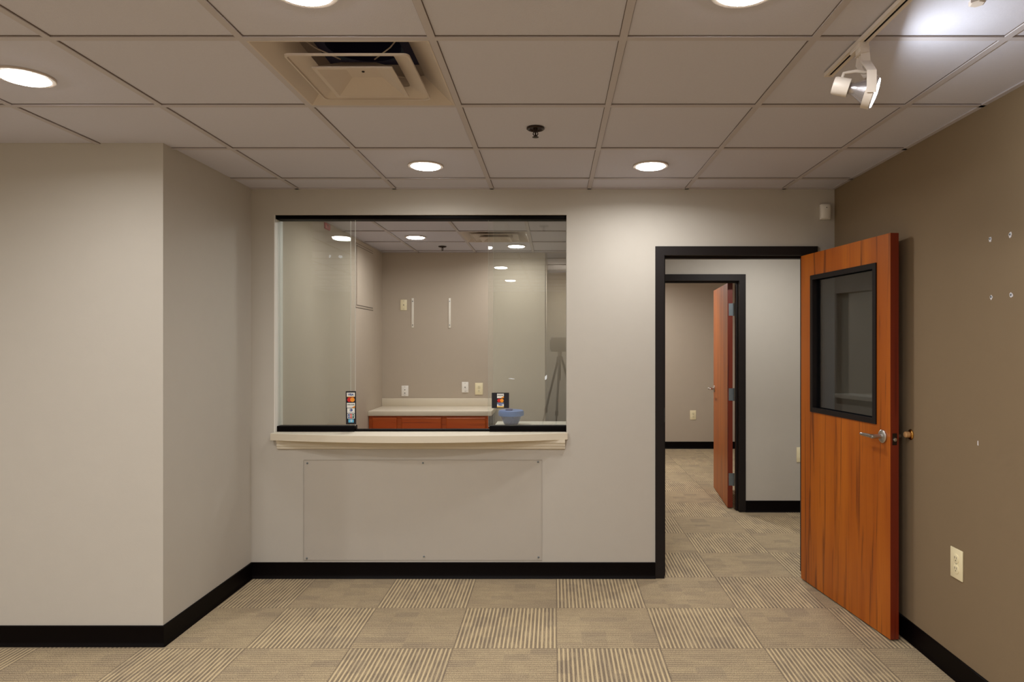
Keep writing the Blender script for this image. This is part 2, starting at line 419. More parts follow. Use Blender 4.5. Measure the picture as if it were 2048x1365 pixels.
# ------------------------------------------------------------------ lamps
def area(name, parent, loc, power, size, spread, col, rot=(0, 0, 0)):
    ld = bpy.data.lights.new(name, 'AREA'); ld.shape = 'DISK'; ld.size = size; ld.energy = power; ld.color = col; ld.spread = math.radians(spread)
    o = bpy.data.objects.new(name, ld); COL.objects.link(o); o.parent = parent; o.location = loc; o.rotation_euler = rot
    return o
WARM = (1.0, 0.985, 0.975); NEUT = (1.0, 0.98, 0.95); COOL = (0.88, 0.95, 1.0); HALL = (1.0, 0.985, 0.95)
t0 = thing('recessed_light', 'x', 'ceiling light')
mb = MB(); mb.rev([(0.080, 0.0), (0.080, -0.0035), (0.094, -0.003), (0.096, 0.0), (0.096, 0.005), (0.080, 0.005)], n=48, cap0=False, cap1=False); mb.build('trim_ring', 'diffuser', t0)
mb = MB(); mb.rev([(0.081, 0.004), (0.081, -0.0025), (0.072, -0.008), (0.045, -0.012), (0.0005, -0.0135)], n=48); mb.build('lens', 'warm', t0)
first = [True]
def can(x, y, label, power, col=WARM, spread=166, group='recessed ceiling lights'):
    if first[0]: r = t0; r.location = (x, y, CEIL); r['label'] = label; r['group'] = group; first[0] = False
    else: r = dup(t0, (x, y, CEIL), label, group=group)
    area('lamp_glow', r, (0, 0, -0.016), power, 0.15, spread, col)
    return r
PW = 3.6; PR = 13.0
can(-0.70, 3.695, 'round recessed ceiling light above the service window, right of centre of the glass', PW)['label'] = 'lit round recessed light in the ceiling close above the service window'
can(0.527, 3.695, 'lit round recessed light in the ceiling left of the track, near the door head', PW)
can(-0.69, 1.862, 'lit round recessed light cut by the top edge, nearer the square air diffuser', PW)
can(0.524, 1.862, 'lit round recessed light cut by the top edge, nearer the track spotlight', PW)
can(-1.93, 2.47, 'lit round recessed light over the left wall corner, cut by the left edge', PW)
REAR = 'lit round recessed light in the ceiling behind the viewpoint, in a set partly mirrored, partly added unseen as fill'
for x, y in ((-0.67, 0.1), (-0.66, -1.62), (0.53, -0.6), (-1.93, 0.0), (-1.93, -1.8), (0.53, -2.4), (-3.2, 1.2), (-2.4, -3.0)):  # leading pair are mirrored in the glass; the others are unseen fill added
    can(x, y, REAR, PR, group='recessed ceiling lights behind the viewpoint')
can(-1.255, 6.145, 'lit round recessed light in the office ceiling, seen through the open middle of the window', 0.7, group='recessed office lights')
can(-0.372, 6.70, 'lit round recessed light in the office ceiling just behind its square air vent', 1.2, group='recessed office lights')
can(-1.2, 5.0, 'lit round recessed light in the office ceiling above the service window, added unseen for fill', 0.8, group='recessed office lights')  # added lamp, out of view, to light the near part of the office
can(1.65, 5.1, 'lit round recessed light in the hallway ceiling hidden behind the door head', 7, HALL, group='recessed hallway lights')
can(0.30, 8.5, 'lit round recessed light in the alcove ceiling behind the office, added out of view for fill', 0.3, group='recessed office lights')  # hidden lamp added to lift the dark alcove
can(1.15, 8.75, 'lit round recessed light in the far room ceiling close to its back wall, added hidden to brighten it', 4, WARM, group='recessed hallway lights')  # extra hidden lamp added to brighten the far wall
can(0.90, 7.5, 'lit round recessed light in the ceiling of the room beyond the hallway, unseen and placed to light its door', 20, WARM, group='recessed hallway lights')  # unseen lamp, placed to light the face of the far door

# ------------------------------------------------------------------ air diffusers
def diffuser(loc, label):
    t = thing('air_diffuser', label, 'air vent', loc, group='square ceiling air diffusers')
    mb = MB(); mb.sqfrustum([(0.2925, 0.004), (0.2925, -0.001), (0.287, -0.001), (0.225, 0.048), (0.19, 0.075), (0.17, 0.12)])
    mb.mi = 1; mb.sqfrustum([(0.2925, 0.002), (0.2965, 0.002)])
    mb.build('outer_pan', ['diffuser', 'slot'], t, fix=False, smooth=False)
    mb = MB(); mb.sqfrustum([(0.172, 0.115), (0.135, 0.118)]); mb.rev([(0.135, 0.112), (0.135, 0.2), (0.001, 0.2)], n=36, cap0=False)
    mb.build('collar', 'neck', t, fix=False)
    mb = MB(); mb.sqfrustum([(0.203, -0.011), (0.209, -0.010), (0.210, -0.004), (0.145, 0.022), (0.143, 0.019), (0.201, -0.005), (0.203, -0.011)], rc=0.018); mb.build('middle_cone', 'diffuser', t)
    for sx in (-1, 1):
        for sy in (-1, 1):
            mb = MB(); mb.tube([(sx*0.06, sy*0.07, 0.034), (sx*0.13, sy*0.13, 0.05), (sx*0.2, sy*0.2, 0.085)], 0.0025, 6); mb.build('hanger_wire', 'diffuser', t)
    mb = MB(); mb.sqfrustum([(0.132, -0.016), (0.138, -0.019), (0.138, -0.024), (0.124, -0.024), (0.056, 0.020), (0.001, 0.020)], rc=0.0)
    mb.sqfrustum([(0.132, -0.016), (0.062, 0.027), (0.001, 0.027)])
    c = mb.build('centre_cone', 'diffuser', t, smooth=False)
    mb = MB(); mb.rev([(0.005, 0.020), (0.005, 0.017), (0.001, 0.016)], n=12); mb.build('screw', 'slot', c)
    return t
diffuser((VENT[0], VENT[1], CEIL), 'large square stepped air diffuser in the near ceiling, left of centre')
diffuser((OVENT[0], OVENT[1], CEIL), 'square air vent in the office ceiling seen through the right glass pane')

# ------------------------------------------------------------------ sprinklers
def sprinkler(loc, label):
    t = thing('sprinkler_head', label, 'fire sprinkler', loc, group='ceiling sprinkler heads')
    mb = MB(); mb.rev([(0.040, 0.004), (0.041, -0.001), (0.036, -0.004), (0.030, -0.002), (0.026, 0.003), (0.010, 0.004)], n=32); mb.build('escutcheon', 'bronze', t)
    mb = MB(); mb.cyl((0, 0, 0.003), (0, 0, -0.016), 0.010, 0.008, 16)
    for s in (-1, 1): mb.tube([(s*0.008, 0, -0.014), (s*0.011, 0, -0.024), (s*0.003, 0, -0.034)], 0.0022, 8)
    mb.cyl((0, 0, -0.016), (0, 0, -0.034), 0.0028, 0.004, 10); mb.build('frame_arms', 'bronze', t)
    mb = MB(); mb.rev([(0.004, -0.033), (0.0145, -0.037), (0.0145, -0.0385), (0.003, -0.040)], n=20); mb.build('deflector', 'bronze', t)
    return t
sprinkler((-0.0835, 3.058, CEIL), 'dark pendant fire sprinkler in the main ceiling, between the rows of lights')
sprinkler((-1.11, 6.74, CEIL), 'small dark fire sprinkler in the office ceiling near its back wall')

# ------------------------------------------------------------------ track and spotlight
t = thing('light_track', 'white ceiling track rail with a black slot, running toward the viewer at top right', 'light track', (0.985, 2.4285, CEIL))
mb = MB(); y0, y1 = -3.6, 0.0
mb.loft([[(-0.016, y, 0.0), (-0.016, y, -0.013), (-0.004, y, -0.013), (-0.004, y, -0.003), (0.004, y, -0.003), (0.004, y, -0.013), (0.016, y, -0.013), (0.016, y, 0.0)] for y in (y0, y1)])
mb.build('rail', 'fixture', t, smooth=False)
mb = MB(); mb.box(-0.0042, 0.0042, y0, -0.012, -0.0115, -0.003); mb.build('slot', 'channel', t, smooth=False)
mb = MB(); mb.box(-0.0165, 0.0165, -0.004, 0.003, -0.0135, 0); mb.build('end_cap', 'fixture', t, smooth=False)

ax = Vector((0.90, -0.335, -0.325)).normalized()
base_pt = Vector((0.985, 2.185, CEIL-0.013))
fc = Vector((1.010, 2.135, 2.259))
t = thing('track_spotlight', 'white gimbal spotlight with a lit reflector bulb hanging from the ceiling track', 'spotlight', base_pt)
def rel(p): return Vector(p)-base_pt
mb = MB(); mb.box(-0.015, 0.015, -0.035, 0.035, -0.014, 0.002); mb.box(-0.013, 0.017, -0.036, 0.0, -0.032, -0.012)
mb.mi = 1; mb.box(-0.004, 0.010, -0.0368, -0.034, -0.019, -0.017)
mb.build('adapter', ['fixture', 'slot'], t, bevel=0.003)
fcr = rel(fc)
ringc = fcr-ax*0.013
# gimbal ring
mb = MB(); mb.rev([(0.0465, -0.014), (0.051, -0.014), (0.051, 0.010), (0.0465, 0.010), (0.0465, -0.014)], ringc, ax, 40, False, False); mb.build('ring', 'fixture', t)
up = (Vector((0, 0, 1))-ax*ax.z).normalized(); sd = ax.cross(up).normalized()
if sd.y > 0: sd = -sd      # towards the viewer = -Y
top = Vector((0.004, -0.018, -0.030))
near = ringc+sd*0.052
far = ringc-sd*0.052
mb = MB(); mb.strip([top+Vector((0, -0.012, 0)), top+Vector((0.001, -0.016, -0.03)), near+Vector((0, 0, 0.05)), near+Vector((0, 0, 0.0)), near+Vector((0, 0.001, -0.018))], ax*1.0+Vector((0, 0, 0.2)), 0.028, 0.003)
mb.strip([top+Vector((0, 0.022, 0)), top+Vector((0, 0.03, -0.03)), far+Vector((0, 0, 0.05)), far+Vector((0, 0, -0.012))], ax, 0.021, 0.003)
mb.box(-0.010, 0.018, -0.034, 0.012, -0.0335, -0.0305)
mb.build('yoke', 'fixture', t)
mb = MB(); mb.rev([(0.0463, 0.0), (0.046, -0.012), (0.037, -0.032), (0.024, -0.054), (0.0185, -0.066), (0.0175, -0.085), (0.0165, -0.095)], fcr, ax, 36); bulb = mb.build('bulb', 'bulb', t)
mb = MB(); mb.rev([(0.0455, 0.0005), (0.043, 0.004), (0.02, 0.0075), (0.0005, 0.0085)], fcr, ax, 36); mb.build('lamp_face', 'cool', bulb)
mb = MB(); mb.rev([(0.015, -0.078), (0.0285, -0.078), (0.0285, -0.080), (0.0275, -0.122), (0.025, -0.127), (0.004, -0.128)], fcr, ax, 32); mb.build('socket', 'fixture', t)
bk = fcr-ax*0.108
mb = MB(); mb.tube([bk+up*0.026, bk+up*0.042, bk+up*0.047+ax*0.012, fcr-ax*0.075+up*0.055, fcr-ax*0.05+up*0.055, fcr-ax*0.03+up*0.062, Vector((0.002, -0.004, -0.045)), Vector((0.002, -0.004, -0.030))], 0.0055, 10); mb.build('cord', 'fixture', t)
r = ax.to_track_quat('-Z', 'Y').to_euler()
area('lamp_glow', t, fcr+ax*0.012, 2.7, 0.085, 180, COOL, r)

mb = MB(); mb.rev([(0.022, 0.006), (0.022, -0.004), (0.018, -0.006), (0.001, -0.006)], (0, 0, 0), (0, 0, 1), 6)
o = mb.build('ceiling_cover', 'diffuser', smooth=False, loc=(1.204, 1.928, CEIL)); o.rotation_euler[2] = PI/6
tag(o, 'small tan six-sided cover on the ceiling, cut by the top edge of the photo', 'cover plate')

# ------------------------------------------------------------------ service window
w = bpy.data.objects.new('window_1', None); COL.objects.link(w); w.location = (0, 0, 0)
struct(w, 'wide service window with sliding glass panes above a curved ledge', 'window')
x0, x1 = WIN[0], WIN[1]; ZT = 0.914
mb = MB(); mb.box(x0+0.004, x1, 4.264, 4.352, 2.2570, 2.2803); mb.build('top_channel', 'channel', w, bevel=0.002)
mb = MB(); mb.box(x0, -1.262, 4.285, 4.352, ZT, 0.950); mb.build('bottom_channel', 'channel', w, bevel=0.002)
mb = MB(); mb.box(-0.408, x1, 4.285, 4.352, ZT, 0.951); mb.build('bottom_channel', 'channel', w, bevel=0.002)
mb = MB(); mb.box(-1.262, -0.408, 4.300, 4.352, ZT, 0.9265); mb.build('bottom_track', 'channel', w, bevel=0.0015)
def pane(xa, xb, y, zb, mat):
    mb = MB(); fs = mb.box(xa, xb, y, y+0.010, zb, 2.262)
    for f in fs:
        if abs(f.normal.y) < 0.5 and True: pass
    bmesh.ops.recalc_face_normals(mb.bm, faces=mb.bm.faces[:])
    for f in mb.bm.faces: f.material_index = 0 if abs(f.normal.y) > 0.5 else 1
    return mb.build('glass_pane', [mat, 'edge'], w, smooth=False)
mb = MB(); mb.box(x0+0.0002, x0+0.004, 4.2515, 4.3785, ZT+0.0005, 2.2800); mb.build('jamb_liner', 'white', w, smooth=False)
pane(x0+0.005, -1.2628, 4.303, 0.945, 'glass')
pane(x0+0.005, -1.300, 4.330, 0.945, 'glass2')
pane(-0.4175, x1-0.001, 4.303, 0.945, 'glass')
pane(-0.388, x1-0.001, 4.330, 0.945, 'glass2')

# ledge
t = thing('service_ledge', 'cream laminate ledge with a bowed front under the service window', 'counter ledge', (-0.84, YB, 0.871))
mb = MB(); pts = []
xa, xb, ya, yb, ym = -1.762, 0.086, 4.205, 4.235, 4.085
for i in range(41):
    s = i/40; x = xa+(xb-xa)*s; y = ya+(yb-ya)*s-4*s*(1-s)*((ya+yb)/2-ym)
    pts.append((x+0.84, y-YB, 0))
pts = [(xa+0.84, 4.2495-YB, 0)]+pts+[(xb+0.84, 4.2495-YB, 0), (0.0775+0.84, 4.2495-YB, 0), (0.0775+0.84, 0.19, 0), (-1.756+0.84, 0.19, 0), (-1.756+0.84, 4.2495-YB, 0)]
mb.prism(pts, (0, 0, 0.043)); mb.build('ledge_top', 'laminate', t, bevel=0.0015, smooth=False)
mb = MB(); prof = [(0, 0.0), (-0.030, 0.0), (-0.030, -0.018), (-0.022, -0.022), (-0.022, -0.040), (-0.016, -0.044), (-0.016, -0.056), (-0.010, -0.060), (0, -0.060)]
mb.loft([[(xx+0.84, a-0.0005, b) for a, b in prof] for xx in (-1.732, 0.069)]); mb.build('apron_moulding', 'laminate', t, smooth=False)

# clear kick panel
t = thing('kick_panel', 'clear scuffed acrylic panel screwed to the wall below the ledge', 'wall panel', (-0.823, YB, 0.61))
mb = MB(); bx = mb.box(-0.7465, 0.7465, -0.0045, -0.0015, -0.4965, 0.132)
bmesh.ops.recalc_face_normals(mb.bm, faces=mb.bm.faces[:])
for f in mb.bm.faces: f.material_index = 0 if abs(f.normal.y) > 0.5 else 1
mb.build('sheet', ['acrylic', 'acrylicedge'], t, smooth=False)
for px, py in ((615, 927), (846, 926.5), (1076, 924.5), (614, 1117), (848, 1113.5), (1077, 1115)):
    mb = MB(); mb.rev([(0.0055, -0.003), (0.0055, -0.0052), (0.0035, -0.0075), (0.0005, -0.008)], (0, 0, 0), (0, 1, 0), 14)
    mb.bm.verts.ensure_lookup_table()
    for v in mb.bm.verts: v.co.y = v.co.y
    mb.build('screw', 'steel', t, loc=((px-PX0)*YB/F+0.823, 0, CZ+(PY0-py)*YB/F-0.61))

# ------------------------------------------------------------------ stickers on the glass
def text(s, size, mat, parent, x, z, y, bold=0.0, sx=1.0):
    cu = bpy.data.curves.new('lettering', 'FONT'); cu.body = s; cu.size = size; cu.align_x = 'CENTER'; cu.align_y = 'CENTER'; cu.offset = bold
    tmp = bpy.data.objects.new('lettering', cu); COL.objects.link(tmp)
    dg = bpy.context.evaluated_depsgraph_get(); me = bpy.data.meshes.new_from_object(tmp.evaluated_get(dg))
    bpy.data.objects.remove(tmp)
    for v in me.vertices: v.co = Vector((v.co.x*sx, 0, v.co.y))
    me.materials.clear(); me.materials.append(MAT[mat])
    o = bpy.data.objects.new('lettering', me); COL.objects.link(o); o.parent = parent; o.location = (x, y, z)
    return o
def flat(name, mat, parent, xa, xb, za, zb, y):
    mb = MB(); mb.box(xa, xb, y, y+0.0004, za, zb); return mb.build(name, mat, parent, smooth=False)
def disc(name, mat, parent, x, z, r, y, n=28):
    mb = MB(); mb.prism([(x+r*math.cos(2*PI*i/n), y, z+r*math.sin(2*PI*i/n)) for i in range(n)], (0, 0.0003, 0)); return mb.build(name, mat, parent, smooth=False)
GY = 4.3025
t = thing('card_sticker', 'tall narrow black sticker of six payment card logos on the left glass', 'sticker', (-1.289, GY, 1.065)); t.rotation_euler[1] = math.radians(-0.5)
flat('backing', 'ink', t, -0.0325, 0.0325, -0.105, 0.105, -0.0010)
y1_, y2_, y3_ = -0.0016, -0.0021, -0.0026
c = flat('card', 'sw', t, -0.026, 0.026, 0.068, 0.096, y1_); text('VISA', 0.0175, 'sblue', c, 0, 0.083, y2_, 0.0008)
flat('stripe', 'sorange', c, -0.026, 0.026, 0.068, 0.071, y2_)
disc('red_disc', 'sred', t, -0.009, 0.051, 0.0145, y1_); disc('amber_disc', 'sorange', t, 0.010, 0.051, 0.0145, y2_)
c = flat('card', 'sw', t, -0.026, 0.026, 0.000, 0.031, y1_); text('DISCOVER', 0.0095, 'ink', c, 0, 0.019, y2_, 0.0003)
mb = MB(); mb.prism([(0.004, y2_, 0.0), (0.026, y2_, 0.0), (0.026, y2_, 0.012), (0.018, y2_, 0.008)], (0, 0.0003, 0)); mb.build('wedge', 'sorange', c, smooth=False)
c = flat('card', 'sw', t, -0.024, 0.024, -0.034, -0.003, y1_); disc('emblem', 'sblue', c, 0.001, -0.015, 0.009, y2_); flat('emblem_bar', 'sw', c, -0.0025, 0.0005, -0.021, -0.009, y3_)
text('DINERS CLUB', 0.006, 'sblue', c, 0, -0.029, y2_)
c = flat('card', 'sw', t, -0.023, 0.023, -0.069, -0.037, y1_)
for k, mt in enumerate(('sblue', 'sred', 'steal')):
    b = flat('block', mt, c, -0.019+k*0.0135, -0.008+k*0.0135, -0.066, -0.040, y2_); text('JCB'[k], 0.012, 'sw', b, -0.0135+k*0.0135, -0.053, y3_, 0.0006)
c = flat('card', 'ssky', t, -0.017, 0.017, -0.094, -0.073, y1_); text('AM\nEX', 0.009, 'sw', c, 0.002, -0.083, y2_, 0.0004)

t = thing('card_sticker', 'square black sticker with three payment card logos on the right glass', 'sticker', (-0.3405, GY, 1.111))
flat('backing', 'ink', t, -0.0548, 0.0548, -0.049, 0.049, -0.0010)
c = flat('card', 'sw', t, -0.021, 0.022, 0.015, 0.043, y1_); text('DISCOVER', 0.0082, 'ink', c, 0, 0.032, y2_, 0.0003)
mb = MB(); mb.prism([(0.002, y2_, 0.015), (0.022, y2_, 0.015), (0.022, y2_, 0.028), (0.013, y2_, 0.022)], (0, 0.0003, 0)); mb.build('wedge', 'sorange', c, smooth=False)
disc('red_disc', 'sred', t, -0.008, 0.0, 0.0115, y1_); disc('amber_disc', 'sorange', t, 0.0095, 0.0, 0.0115, y2_)
c = flat('card', 'sw', t, -0.021, 0.022, -0.044, -0.015, y1_); flat('top_band', 'sblue', c, -0.021, 0.022, -0.023, -0.017, y2_); flat('bottom_band', 'sgold', c, -0.021, 0.022, -0.044, -0.036, y2_)
text('VISA', 0.0135, 'sblue', c, 0, -0.0295, y2_, 0.0006)

def glass_mark(px, py, wpx, hpx, label, rot=0.0):  # irregular pale patch just in front of the pane
    s = GY/F; mb = MB()
    n = 12; pts = []
    for i in range(n):
        a = 2*PI*i/n; k = random.uniform(0.55, 1.0)
        pts.append((wpx*s/2*k*math.cos(a), 0, hpx*s/2*k*math.sin(a)))
    mb.prism(pts, (0, 0.0003, 0)); o = mb.build('pale_mark', 'palemark', smooth=False, loc=((px-PX0)*s, GY-0.0012, CZ+(PY0-py)*s)); o.rotation_euler[1] = rot
    tag(o, label, 'tape residue', 'pale marks on the glass')
glass_mark(681, 514, 13, 9, 'pale blue mark high on the left glass, larger of two', 0.2)
glass_mark(660, 513, 5, 9, 'thin pale mark high on the left glass, smaller of two', 0.3)
glass_mark(1092, 756, 6, 14, 'pale bluish mark on the right glass beside the tripod reflection', 0.2)
glass_mark(1023, 758, 15, 2, 'thin pale horizontal mark on the right glass above the card sticker', 0.1)

# ------------------------------------------------------------------ doors
def door_frame(parent, op, ya, yb_, lip=0.010):
    """hollow metal frame: face 51 mm, wraps the wall ya..yb_, with a stop"""
    mb = MB(); fw = 0.056; x0, x1, _, zt = op
    for sgn, xi in ((-1, x0), (1, x1)):
        xo = xi+sgn*fw
        a, b = min(xi, xo), max(xi, xo)
        mb.box(a, b, ya-lip, ya-0.0005, 0.001, zt+fw); mb.box(a, b, yb_+0.0005, yb_+lip, 0.001, zt+fw)
        t_ = 0.011
        a2, b2 = (xi-t_, xi) if sgn < 0 else (xi, xi+t_)
        mb.box(a2, b2, ya-0.0005, yb_+0.0005, 0.001, zt+t_)
        s0, s1 = (xi, xi+0.014) if sgn < 0 else (xi-0.014, xi)
        mb.box(s0, s1, ya+0.045, ya+0.09, 0.001, zt)
    mb.box(x0, x1, ya-lip, ya-0.0005, zt, zt+fw); mb.box(x0, x1, yb_+0.0005, yb_+lip, zt, zt+fw)
    mb.box(x0, x1, ya-0.0005, yb_+0.0005, zt, zt+0.011); mb.box(x0+0.014, x1-0.014, ya+0.045, ya+0.09, zt-0.014, zt)
    return mb.build('door_frame', 'frame', parent, smooth=False)
def lever(parent, x, y, z, side, toward, name='lever_handle'):
    """round rose plus lever; side -1/+1 = which face it stands on (local y), toward = direction of the lever along local x"""
    mb = MB(); s = side
    mb.rev([(0.033, 0.0), (0.033, 0.006), (0.028, 0.010), (0.015, 0.013)], (x, y, z), (0, s, 0), 32)
    mb.rev([(0.012, 0.010), (0.0115, 0.048), (0.012, 0.058), (0.009, 0.064), (0.003, 0.065)], (x, y, z), (0, s, 0), 24)
    yy = y+s*0.054
    rings = []
    for d, hh, tt in ((0.0, 0.0095, 0.008), (0.03, 0.0095, 0.007), (0.08, 0.009, 0.006), (0.105, 0.008, 0.005), (0.112, 0.004, 0.003)):
        rings.append([(x+toward*d+0*hh, yy+tt*math.cos(a), z+hh*math.sin(a)) for a in [2*PI*i/14 for i in range(14)]])
    mb.loft(rings)
    return mb.build(name, 'chrome', parent)

# near door: local x runs from hinge to free edge, local -y... face toward the room middle
d1 = bpy.data.objects.new('door_1', None); COL.objects.link(d1); struct(d1, 'open cherry wood door with a black-framed glass light, hinged beside the brown wall', 'door')
fr = door_frame(d1, DO, YB, YB2)
mb = MB(); mb.box(-0.001, 0.0025, -0.011, 0.018, -0.045, 0.045); mb.build('strike_plate', 'steel', fr, loc=(DO[0]+0.0002, YB+0.012, 1.023), smooth=False)
hx, hy = 1.542, 4.228; fx, fy = 1.660, 3.343
ang = math.atan2(fy-hy, fx-hx); DW = math.hypot(fx-hx, fy-hy); TH = 0.0445
# local +y is left of direction; the seen face is at y=0 looking towards -x => local -y side. thickness extends to +y
def door_leaf(parent, W, H, T, vision=None):
    mb = MB()
    z0 = 0.008
    if vision:
        va, vb, vc, vd = vision
        us = [0, va, vb, W]; zs = [z0, vc, vd, H]
        for i in range(3):
            for j in range(3):
                if i == 1 and j == 1: continue
                a, b, c, d = us[i], us[i+1], zs[j], zs[j+1]
                mb.mi = 0
                mb.poly([(a,0,c),(b,0,c),(b,0,d),(a,0,d)]); mb.poly([(a,T,c),(a,T,d),(b,T,d),(b,T,c)])
        mb.mi = 1
        for a, b, c, d in ((va, va, vc, vd), (vb, vb, vc, vd)): mb.poly([(a,0,c),(a,T,c),(a,T,d),(a,0,d)])
        for z in (vc, vd): mb.poly([(va,0,z),(vb,0,z),(vb,T,z),(va,T,z)])
    else:
        mb.mi = 0
        mb.poly([(0,0,z0),(W,0,z0),(W,0,H),(0,0,H)]); mb.poly([(0,T,z0),(0,T,H),(W,T,H),(W,T,z0)])
    mb.mi = 1
    for x in (0, W): mb.poly([(x,0,z0),(x,T,z0),(x,T,H),(x,0,H)])
    for z in (z0, H): mb.poly([(0,0,z),(W,0,z),(W,T,z),(0,T,z)])
    bmesh.ops.remove_doubles(mb.bm, verts=mb.bm.verts[:], dist=1e-5)
    return mb.build('door_leaf', ['door', 'dooredge'], parent, smooth=False)
VIS = (0.130, 0.773, 1.068, 1.876)
leaf = door_leaf(d1, DW, 2.018, TH, VIS)
leaf.location = (hx, hy, 0); leaf.rotation_euler[2] = ang
# is the visible face (towards -x) at local y=0 ?  local +y = rot90(ang): for ang ~ -82deg it is (+0.99, +0.13) -> the wall side, so yes
va, vb, vc, vd = VIS
mb = MB()
for ya_, yb_ in ((-0.007, 0.004), (TH-0.004, TH+0.007)):
    o_, i_ = 0.008, 0.020
    mb.box(va-o_, va+i_, ya_, yb_, vc-o_, vd+o_); mb.box(vb-i_, vb+o_, ya_, yb_, vc-o_, vd+o_)
    mb.box(va+i_, vb-i_, ya_, yb_, vc-o_, vc+i_); mb.box(va+i_, vb-i_, ya_, yb_, vd-i_, vd+o_)
for q in ((va, va+0.016, 0.004, TH-0.004, vc, vd), (vb-0.016, vb, 0.004, TH-0.004, vc, vd), (va+0.016, vb-0.016, 0.004, TH-0.004, vc, vc+0.016), (va+0.016, vb-0.016, 0.004, TH-0.004, vd-0.016, vd)): mb.box(*q)
mb.build('vision_frame', 'frame', leaf, smooth=False)
mb = MB(); mb.box(va+0.010, vb-0.010, TH/2-0.003, TH/2+0.003, vc+0.010, vd-0.010); mb.build('door_glass', 'glassdark', leaf, smooth=False)
lever(leaf, DW-0.060, -0.0002, 1.005, -1, -1)
mb = MB(); mb.box(-0.001, 0.0015, 0.010, 0.034, -0.029, 0.029); mb.mi = 1; mb.rev([(0.010, 0.0), (0.009, 0.006), (0.004, 0.008)], (0.001, 0.022, -0.002), (1, 0, 0), 14)
mb.build('latch_plate', ['bronze', 'chrome'], leaf, loc=(DW+0.0002, 0, 0.998), smooth=False)
mb = MB(); mb.rev([(0.030, 0.0), (0.030, 0.004), (0.012, 0.007), (0.009, 0.050)], (DW-0.060, TH, 1.005), (0, 1, 0), 24); mb.build('rear_spindle', 'chrome', leaf)

# wall stop behind the handle
t = thing('door_stop', 'round brass wall stop with a tan bumper behind the open door', 'door stop', (XR, 3.34, 1.022))
mb = MB(); mb.rev([(0.026, 0.0), (0.026, 0.004), (0.022, 0.008), (0.012, 0.010)], (0, 0, 0), (-1, 0, 0), 28); mb.build('flange', 'brass', t)
mb = MB(); mb.rev([(0.013, 0.008), (0.015, 0.012), (0.015, 0.028), (0.012, 0.032), (0.003, 0.033)], (0, 0, 0), (-1, 0, 0), 24); mb.build('bumper', 'rubber', t)

# far door
d2 = bpy.data.objects.new('door_2', None); COL.objects.link(d2); struct(d2, 'half-hidden cherry wood door standing open in the black frame beyond the hallway', 'door')
door_frame(d2, D2, Y2, Y2b)
h2 = (1.553, 6.062); f2 = (1.633, 6.930)
a2 = math.atan2(f2[1]-h2[1], f2[0]-h2[0]); W2 = math.hypot(f2[0]-h2[0], f2[1]-h2[1])
leaf2 = door_leaf(d2, W2, 2.018, TH)
# seen face must look towards -x: local +y for ang ~ +85deg is (-1,0): so shift the leaf so that the +y face is the seen one
leaf2.location = (h2[0]+TH*math.sin(a2), h2[1]-TH*math.cos(a2), 0); leaf2.rotation_euler[2] = a2
lever(leaf2, W2-0.060, TH+0.0002, 1.02, 1, -1); lever(leaf2, W2-0.060, -0.0002, 1.02, -1, -1)
for zc in (1.78, 1.02, 0.26):
    mb = MB(); mb.box(-0.0015, 0.0, 0.004, TH-0.010, -0.055, 0.055); mb.cyl((-0.004, -0.010, -0.057), (-0.004, -0.010, 0.057), 0.006, None, 12); mb.box(-0.0045, -0.002, -0.010, 0.010, -0.055, 0.055)
    mb.build('hinge', 'steel', leaf2, loc=(0, 0, zc), smooth=False)

# ------------------------------------------------------------------ wall plates
def plate(name, label, cat, loc, rotz, kind, mat, w=0.070, h=0.115, group=None):
    t = thing(name, label, cat, loc, rotz, group)
    mb = MB(); mb.box(-w/2, w/2, -0.006, -0.0005, -h/2, h/2); mb.build('cover_plate', mat, t, bevel=0.002)
    if kind == 'duplex':
        for zc in (h*0.17, -h*0.17):
            mb = MB(); mb.rev([(0.0165*w/0.07, 0.0), (0.0165*w/0.07, 0.0018), (0.015*w/0.07, 0.0025)], (0, -0.006, zc), (0, -1, 0), 24); f = mb.build('receptacle', mat, t)
            mb = MB()
            for xx in (-0.0065, 0.0065): mb.box(xx-0.0013, xx+0.0013, -0.0089, -0.0086, zc-0.001, zc+0.009)
            mb.cyl((0, -0.0085, zc-0.008), (0, -0.0089, zc-0.008), 0.0027, None, 10); mb.build('slots', 'slot', f, smooth=False)
        mb = MB(); mb.rev([(0.003, 0.0), (0.003, 0.001), (0.001, 0.0016)], (0, -0.006, 0), (0, -1, 0), 10); mb.build('screw', 'steel', t)
    else:
        for zc in {'one': (0.0,), 'two': (0.012, -0.022)}[kind]:
            mb = MB(); mb.box(-0.009, 0.009, -0.0075, -0.006, zc-0.009, zc+0.009); f = mb.build('jack', mat, t, bevel=0.001)
            mb = MB(); mb.box(-0.0045, 0.0045, -0.0079, -0.0074, zc-0.004, zc+0.005); mb.build('socket', 'slot', f, smooth=False)
        for zc in (h*0.38, -h*0.38):
            mb = MB(); mb.rev([(0.003, 0.0), (0.003, 0.001), (0.001, 0.0016)], (0, -0.006, zc), (0, -1, 0), 10); mb.build('screw', 'steel', t)
    return t
OG = 'electrical outlets'
def at(px, py, Y): return ((px-PX0)*Y/F, Y, CZ+(PY0-py)*Y/F)
plate('wall_outlet', 'large ivory duplex outlet low on the brown right wall', 'electrical outlet', (XR, 2.955, 0.509), -PI/2, 'duplex', 'ivory', 0.088, 0.132, OG)
plate('wall_outlet', 'ivory outlet on the hallway wall half hidden by the open door', 'electrical outlet', at(1603, 910, Y2), 0, 'duplex', 'ivory', 0.088, 0.130, OG)
plate('wall_outlet', 'ivory outlet on the far wall beside the half-hidden door', 'electrical outlet', at(1386, 830.5, 9.54), 0, 'duplex', 'ivory', 0.085, 0.130, OG)
